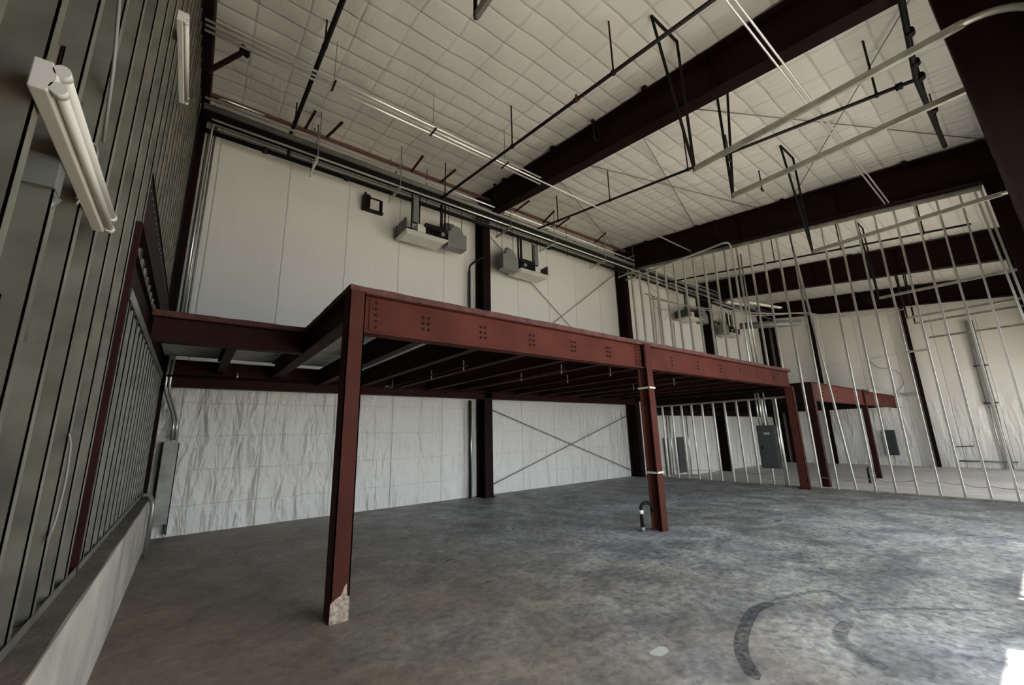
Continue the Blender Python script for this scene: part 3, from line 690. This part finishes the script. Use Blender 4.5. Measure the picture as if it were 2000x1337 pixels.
# wall X bracing
for i, (a, b) in enumerate((((6.7, 7.85), (13.0, 3.3)), ((6.7, 3.3), (13.0, 7.85)), ((6.62, 2.38), (13.1, .2)), ((6.62, .2), (13.1, 2.2)))):
    lab = ['upper back wall bracing rod falling to the right', 'upper back wall bracing rod rising to the right', 'lower back wall bracing rod falling to the right', 'lower back wall bracing rod rising to the right'][i]
    tag(MB().tube([(a[0], 9.8, a[1]), (b[0], 9.8, b[1])], .013, 6).build('brace_rod', M_DUCT), 'thin grey '+lab, 'bracing rod')
# short uprights with sprinkler heads near the roof beams
for i, (px, py, yy) in enumerate(((1104, 230, 4.9), (928, 368, 8.6), (1410, 425, 5.6), (1590, 368, 3.2))):
    x = (6.2, 6.2, 12.95, 12.95)[i]; t = thing('upright_sprinkler', (x, yy, 7), 'short dark upright sprinkler beside the %s roof beam, %s one' % (('middle', 'middle', 'right', 'right')[i], ('near', 'far', 'far', 'near')[i]), 'sprinkler')
    zt = ceil_z(yy)-.14
    MB().tube([(x, yy, zt-.45), (x, yy, zt)], .02, 8).build('pipe', M_BLACK, t)
    MB().tube([(x, yy, zt), (x, yy, zt+.03)], .045, 8).build('head', M_BLACK, t)
    MB().bar((x, yy, zt-.42), (x+.25, yy, zt-.42), .03, .03).build('bracket', M_BLACK, t)
# pipe beside the middle back column, and left corner conduits
conduit('pipe', [(6.3, 9.36, 6.72), (6.1, 9.5, 6.6), (6.02, 9.7, 6.5), (6.02, 9.7, 3.2)], .03, M_BLACK, 'black pipe turning down beside the middle back column', 'pipe', br=.08)
conduit('pipe', [(6.02, 9.7, 2.55), (6.02, 9.7, 0)], .03, M_BLACK, 'black pipe continuing below the mezzanine beside the middle back column', 'pipe')
conduit('conduit', [(6.12, 9.8, 0), (6.12, 9.8, 2.55)], .03, M_GALVW, 'pale conduit beside the black pipe under the mezzanine')
conduit('conduit', [(6.1, 9.8, 3.2), (6.1, 9.8, 6.4)], .025, M_GALVW, 'pale conduit above the mezzanine beside the middle back column')
for i, x in enumerate((-.39, -.335, -.28)):
    conduit('conduit', [(x, 9.62, 8.1 if i else 7.9), (x, 9.62, 3.2)], .02, (M_GALVW, M_GALV, M_DUCT)[i], 'vertical conduit in the left back corner, %s from the corner' % ORD[i])
conduit('conduit', [(.5, 8.95, 8.3), (-.28, 8.95, 8.3), (-.32, 9.1, 8.2), (-.34, 9.3, 7.4), (-.36, 9.4, 6.4), (-.37, 9.5, 3.2)], .022, M_GALVW, 'bright conduit bending down out of the back wall bundle at the left corner')
conduit('conduit', [(-.41, 9.2, 3.1), (-.42, 9.3, 2.5), (-.24, 9.7, 2.0), (-.24, 9.72, 1.65)], .022, M_GALVW, 'bright offset conduit dropping into the tall grey box, left one', br=.12)
conduit('conduit', [(-.355, 9.2, 3.1), (-.365, 9.3, 2.5), (-.19, 9.7, 2.0), (-.19, 9.72, 1.65)], .022, M_GALVW, 'bright offset conduit dropping into the tall grey box, right one', br=.12)
gb = thing('electrical_box', (-.25, 9.78, .25), 'tall narrow dusty grey metal box on the back wall in the left corner', 'electrical box')
MB().box(-.335, -.13, 9.66, 9.85, .24, 1.63).build('box', M_BOXG, gb, .004)
MB().box(-.33, -.135, 9.648, 9.66, .26, 1.61).build('cover', M_BOXG, gb)
MB().box(-.128, -.115, 9.7, 9.85, .06, 1.6).build('side_channel', M_BLACK, gb)
conduit('pipe', [(-.30, 8.35, .0), (-.30, 8.35, .72), (-.36, 8.4, .86), (-.46, 8.4, .86)], .03, M_GALV, 'short grey pipe at the far end of the concrete curb', 'pipe', br=.05)

# ------------------------------------------------------------------ strip lights on the left wall
def strip_light(y0_, y1_, z, label):
    t = thing('strip_light', (-.42, y0_, z), label, 'light fixture')
    b = MB(); x = LX+.004
    # channel body with sloped sides; profile in x-z extruded along y
    prof = [(x, z-.05), (x+.04, z-.05), (x+.055, z-.012), (x+.055, z+.012), (x+.04, z+.05), (x, z+.05)]
    k0 = len(b.v); n = len(prof)
    for yy in (y0_, y1_): b.v += [(p, yy, q) for p, q in prof]
    b.f.append(tuple(range(n))[::-1]); b.f.append(tuple(range(n, 2*n)))
    for i in range(n): b.f.append((i, (i+1) % n, n+(i+1) % n, n+i))
    b.sm += [False]*(n+2)
    b.build('housing', M_WHITE, t, .004)
    for dz in (-.03, .03):
        b = MB().tube([(x+.062, y0_+.03, z+dz), (x+.062, y1_-.03, z+dz)], .015, 12); b.build('tube', M_WHITE, t)
        for yy in (y0_, y1_-.03): MB().tube([(x+.06, yy, z+dz), (x+.06, yy+.03, z+dz)], .02, 10).build('lamp_holder', M_WHITE, t)
    return t
l1 = strip_light(1.60, 2.64, 2.655, 'white double tube strip light fixed low on the left wall, close to the viewer')
MB().box(-.60, LX+.003, 2.02, 2.10, 2.50, 2.62).tube([(-.55, 2.06, 2.50), (-.5, 2.06, 2.42), (-.48, 2.06, 2.48)], .016, 8).build('mounting_bracket', M_DUCT, l1)
strip_light(3.85, 4.95, 5.12, 'white strip light high on the left wall, farther from the viewer')
for i, pts in enumerate(([(-.48, 2.30, 2.60), (-.47, 2.26, 2.86), (-.47, 2.40, 2.90), (-.47, 2.40, 2.74), (-.48, 2.31, 2.58)], [(-.48, 3.05, 1.66), (-.47, 3.08, 1.60), (-.465, 3.10, 1.42), (-.47, 3.08, 1.24), (-.48, 3.05, 1.16)])):
    conduit('cable', pts, .005, M_CABLE, ('loop of cable behind the near strip light' if i == 0 else 'thin loop of cable hanging on the lower left studs'), 'cable', br=.12)
conduit('cable', [(-.48, 2.15, 3.75), (-.46, 2.25, 3.35), (-.46, 2.3, 3.25), (-.48, 2.5, 3.0)], .007, M_CABLE, 'cable hanging down the left wall studs above the near strip light', 'cable')

# ------------------------------------------------------------------ wall fixture frame and unit heaters
vf = thing('wall_louvre', (3.1, 9.8, 7.4), 'small dark framed louvre box high on the back wall, left of the heaters', 'louvre')
MB().box(2.86, 3.40, 9.74, 9.86, 7.34, 7.38).box(2.86, 2.90, 9.62, 9.86, 7.36, 7.74).box(3.32, 3.37, 9.74, 9.86, 7.36, 7.70).box(2.88, 3.35, 9.78, 9.86, 7.70, 7.74).build('frame', M_BLACK, vf)
MB().box(2.92, 3.02, 9.66, 9.86, 7.38, 7.72).build('louvre', M_FRAME, vf)
MB().box(3.05, 3.30, 9.80, 9.86, 7.42, 7.70).build('panel', M_TRAY, vf)

def heater(x0, z, mirror, label):
    """suspended heater: pale tray, black burner rack, grey duct box, round elbow, hangers."""
    t = thing('unit_heater', (x0, 9.2, z), label, 'heater')
    sg = -1 if mirror else 1
    def X(a, b): 
        p, q = x0+sg*a, x0+sg*b; return (min(p, q), max(p, q))
    def bx(mb, a, b, y0_, y1_, z0, z1): 
        p, q = X(a, b); return mb.box(p, q, y0_, y1_, z+z0, z+z1)
    tr_ = MB()
    p = lambda a: x0+sg*a
    tr_.hexa([(p(0.06), 9.02, z), (p(1.1), 9.02, z), (p(1.1), 9.5, z), (p(0.06), 9.5, z), (p(0), 8.9, z+.07), (p(1.2), 8.9, z+.07), (p(1.2), 9.6, z+.07), (p(0), 9.6, z+.07)])
    tr_.build('reflector_tray', M_TRAY, t)
    bx(bx(MB(), 0.0, .05, 9.0, 9.6, .08, .42), 0, .3, 9.52, 9.6, .08, .42).build('end_plate', M_PANEL, t, .01)
    bb = bx(bx(MB(), .56, 1.18, 9.0, 9.5, .08, .44), .02, .5, 9.4, 9.5, .08, .4); bb.build('burner_box', M_BLACK, t, .01)
    g = bx(MB(), .34, .56, 9.0, 9.3, .14, .34); g.build('control_box', M_TRAY, t)
    c = MB()
    for k in range(6): 
        a = .6+.1*k; c.tube([(p(a), 8.97, z+.1), (p(a+.02), 8.94, z+.3), (p(a+.08), 8.97, z+.22)], .02, 6)
    c.tube([(p(.5), 8.95, z+.3), (p(1.2), 8.95, z+.28)], .02, 6); c.build('gas_piping', M_BLACK, t)
    MB().tube([(p(1.02), 8.99, z+.2), (p(1.02), 8.9, z+.2)], .055, 10).build('motor', M_GALV, t)
    d = MB(); q = [(p(1.22), 9.0), (p(1.8), 9.0), (p(1.8), 9.32), (p(1.22), 9.32)]
    d.hexa([(a, b_, z-.02) for a, b_ in q]+[(a, b_, z+.42) for a, b_ in q]); d.build('duct_box', M_DUCT, t, .008)
    el = [Vector((p(1.5), 9.2, z+.42)), Vector((p(1.5), 9.2, z+.55)), Vector((p(1.45), 9.26, z+.66)), Vector((p(1.35), 9.38, z+.72)), Vector((p(1.3), 9.55, z+.72)), Vector((p(1.3), 9.85, z+.72))]
    MB().tube(el, .13, 14).build('flue_elbow', M_GALVW, t)
    MB().tube([(p(1.5), 9.01, z+.42), (p(1.5), 9.31, z+.42)], .2, 16).build('duct_hood', M_DUCT, t)
    bx(MB(), .28, .42, 9.15, 9.25, .45, 1.15).build('flexible_duct', M_DUCT, t)
    for a in (.25, .47): MB().tube([(p(a), 9.2, z+.12), (p(a), 9.2, z+1.35)], .018, 6).build('hanger_rod', M_BLACK, t)
    bx(bx(MB(), 1.02, 1.08, 9.05, 9.1, .1, 1.15), 1.14, 1.17, 9.05, 9.1, .1, 1.15).build('hanger_channel', M_BLACK, t)
    for a in (1.3, 1.72): MB().tube([(p(a), 9.15, z+.4), (p(a), 9.15, z+1.4)], .008, 6).build('hanger_rod', M_BLACK, t)
    return t
heater(3.7, 6.6, False, 'unit heater with pale tray hanging on the back wall left of the middle column')
heater(8.55, 6.42, True, 'unit heater with pale tray hanging on the back wall right of the middle column')
heater(16.9, 6.45, False, 'dark unit heater on the back wall beyond the partition, nearer one')
heater(21.9, 6.2, True, 'dark unit heater on the back wall beyond the partition, farther one')
tag(MB().tube([(21.0, 8.6, 6.55), (22.2, 6.4, 6.4)], .16, 14).build('flexible_duct', M_DUCT), 'dark grey flexible duct high in the far back corner', 'duct')
for i, (a, b) in enumerate((((17.6, 7.6, 6.9), (19.0, 7.4, 6.95)), ((18.0, 6.9, 6.75), (20.6, 6.6, 6.9)))):
    tag(MB().bar(a, b, .12, .07).build('strip_light', M_WHITE), 'white strip light hung beyond the partition near the back wall, %s one' % ('left' if i == 0 else 'right'), 'light fixture')

# ------------------------------------------------------------------ loose cables on and beyond the partition
def sag(a, b, d, n=10):
    a = Vector(a); b = Vector(b); return [a+(b-a)*i/n - Vector((0, 0, d*4*(i/n)*(1-i/n))) for i in range(n+1)]
pts = []
yy = [4.02+.371*.0-.371*i for i in range(11)]
zs = [.30, .30, .32, .33, .30, .36, .34, .32, .30, .28, .28]
for i in range(10):
    s_ = sag((PX+.07, yy[i], zs[i]), (PX+.07, yy[i+1], zs[i+1]), .05 if i % 2 else .02, 6); pts += s_[:-1]
tag(MB().tube(pts, .008, 6).build('cable', M_CABLE), 'grey cable sagging from stud to stud low on the right partition', 'cable')
tag(MB().tube([(PX+.07, y_, .31+.01*math.sin(y_*3)) for y_ in [4.6+.3*i for i in range(16)]], .007, 6).build('cable', M_CABLE), 'thin cable running low through the partition studs under the mezzanine', 'cable')
tag(MB().tube(sag((XW-.06, 7.1, 4.85), (XW-.06, 3.9, 4.95), .05)+sag((XW-.06, 3.9, 4.95), (XW-.06, 3.6, 5.0), .0, 2)[1:], .012, 6).build('cable', M_CABLEW), 'thin white cable stretched across the far end wall', 'cable')
tag(MB().tube(bend([(XW-.06, 5.1, 4.8), (XW-.06, 4.9, 4.4), (XW-.06, 4.15, 4.2), (XW-.06, 4.0, 3.5), (XW-.06, 4.4, 3.1)], .5), .012, 6).build('cable', M_CABLE), 'grey cable loop on the far end wall left of the tall dark post', 'cable')
tag(MB().tube(sag((13.45, 8.6, 6.6), (20, 5.5, 6.3), .25)+sag((20, 5.5, 6.3), (21.8, 2.5, 6.1), .3)[1:], .022, 6).build('cable', M_CABLE), 'bundled grey cable drooping under the beams beyond the partition', 'cable')
tag(MB().tube(sag((13.6, 8.9, 6.9), (20.3, 6.0, 6.45), .4)+sag((20.3, 6.0, 6.45), (22.1, 3.0, 6.2), .2)[1:], .018, 6).build('cable', M_CABLE), 'second grey cable drooping lower beyond the partition', 'cable')
tag(MB().tube(bend([(13.5, 8.7, 7.2), (13.55, 8.2, 6.6), (13.5, 8.5, 6.2), (13.55, 7.9, 5.9), (13.5, 8.1, 5.6)], .2), .016, 6).build('cable', M_CABLEW), 'pale flexible cable coiled behind the back partition studs', 'cable')
tag(MB().tube([(XW-.06, 2.85, .6), (XW-.06, 2.3, .63)], .02, 6).build('conduit', M_BLACK), 'short dark conduit stub low on the far end wall', 'conduit')
tag(MB().tube([(XW-.06, 2.85, .0), (XW-.06, 1.2, .0)], .03, 6).build('pipe', M_DUCT), 'grey pipe lying along the foot of the far end wall', 'pipe')
# horizontal blocking between two tall studs
A = onplane(1820, 681, 'x', PX); zb_ = A.z
tag(MB().box(PX-.04, PX+.04, ys[3]+.01, ys[4], zb_-.02, zb_+.02).build('blocking', M_GALV), 'short metal blocking between two tall studs at the right of the partition', 'metal channel')

# ------------------------------------------------------------------ floor marks
def decal_mat(name, col, amt, sc=14):
    m = D.materials.new(name); m.use_nodes = True; n = m.node_tree.nodes; l = m.node_tree.links
    b = n['Principled BSDF']; b.inputs['Base Color'].default_value = (*col, 1); b.inputs['Roughness'].default_value = .6
    tr_ = n.new('ShaderNodeBsdfTransparent'); mx = n.new('ShaderNodeMixShader'); g = n.new('ShaderNodeNewGeometry')
    t = n.new('ShaderNodeTexNoise'); t.inputs['Scale'].default_value = sc; t.inputs['Detail'].default_value = 8; l.new(g.outputs['Position'], t.inputs[0])
    r = n.new('ShaderNodeMapRange'); r.inputs[1].default_value = .35; r.inputs[2].default_value = .65; r.inputs[3].default_value = amt*.35; r.inputs[4].default_value = amt
    l.new(t.outputs[0], r.inputs[0]); l.new(r.outputs[0], mx.inputs[0]); l.new(tr_.outputs[0], mx.inputs[1]); l.new(b.outputs[0], mx.inputs[2])
    l.new(mx.outputs[0], n['Material Output'].inputs[0]); return m
M_TYRE = decal_mat('rubber_scuff', (.04, .042, .05), .68, 22)
M_TYRE2 = decal_mat('faint_rubber_scuff', (.05, .052, .06), .4, 18)
def smooth(pts, n=6):
    P = [Vector(p) for p in pts]; out = []
    for i in range(len(P)-1):
        a, b, c, d = P[max(i-1, 0)], P[i], P[i+1], P[min(i+2, len(P)-1)]
        for k in range(n):
            t = k/n; out.append(.5*((2*b)+(c-a)*t+(2*a-5*b+4*c-d)*t*t+(3*b-a-3*c+d)*t**3))
    return out+[P[-1]]
def ribbon(name, pts, wid, m, label, cat, z=.0015):
    pts = smooth([(*p, 0) for p in pts]); b = MB()
    for i, p in enumerate(pts):
        t = (pts[min(i+1, len(pts)-1)]-pts[max(i-1, 0)]).normalized(); s_ = Vector((-t.y, t.x, 0)); f = min(1, i/3+.3, (len(pts)-1-i)/3+.3)
        b.v += [tuple(p+s_*wid*f/2+Vector((0, 0, z))), tuple(p-s_*wid*f/2+Vector((0, 0, z)))]
    for i in range(len(pts)-1): b.f.append((2*i, 2*i+1, 2*i+3, 2*i+2)); b.sm.append(False)
    return tag(b.build(name, m), label, cat)
ribbon('tyre_mark', [(4.54, 1.93), (4.24, 1.97), (3.86, 1.89), (3.53, 1.78), (3.31, 1.66), (3.12, 1.5)], .10, M_TYRE, 'broad dark curved tyre mark on the floor at lower right', 'floor mark')
ribbon('tyre_mark', [(4.6, 1.36), (4.3, 1.36), (4.11, 1.28), (4.0, 1.14), (3.88, 1.0)], .10, M_TYRE2, 'fainter curved tyre mark right of the broad dark one', 'floor mark', .002)
ribbon('tyre_mark', [(4.6, 1.95), (4.89, 1.86), (5.16, 1.75), (5.19, 1.62), (4.85, 1.36)], .06, M_TYRE2, 'thin hooked tyre mark beyond the broad dark one', 'floor mark', .0025)
ribbon('tyre_mark', [(4.9, 1.38), (5.34, 1.03), (5.73, .62)], .05, M_TYRE2, 'straight faint scuff running towards the right edge of the floor', 'floor mark', .003)
b = MB(); c = Vector((2.96, 2.11, .0015)); n = 14
b.v = [tuple(c+Vector((math.cos(a)*.085*(1+.15*math.sin(3*a)), math.sin(a)*.06*(1+.2*math.cos(2*a)), 0))) for a in [2*math.pi*i/n for i in range(n)]]
b.f = [tuple(range(n))]; b.sm = [False]
tag(b.build('paint_spot', mat('pale_dried_spill', (.42, .42, .39), .6)), 'pale round dried spot on the floor left of the tyre marks', 'floor mark')
ribbon('floor_joint', [(-.2, 9.0), (.5, 8.0), (1.3, 7.0)], .05, decal_mat('pale_grout_line', (.5, .46, .4), .8), 'pale line on the floor from the curb end towards the left post', 'floor mark')
for i, (x, y, r) in enumerate(((2.84, 4.18, .05), (2.94, 5.22, .06), (8.4, 3.29, .12))):
    ribbon('stain', [(x-r, y), (x, y+.02), (x+r, y)], r*.7, M_TYRE, 'small dark stain on the floor '+('in the open middle', 'between the two near posts', 'in front of the right partition')[i], 'floor mark')
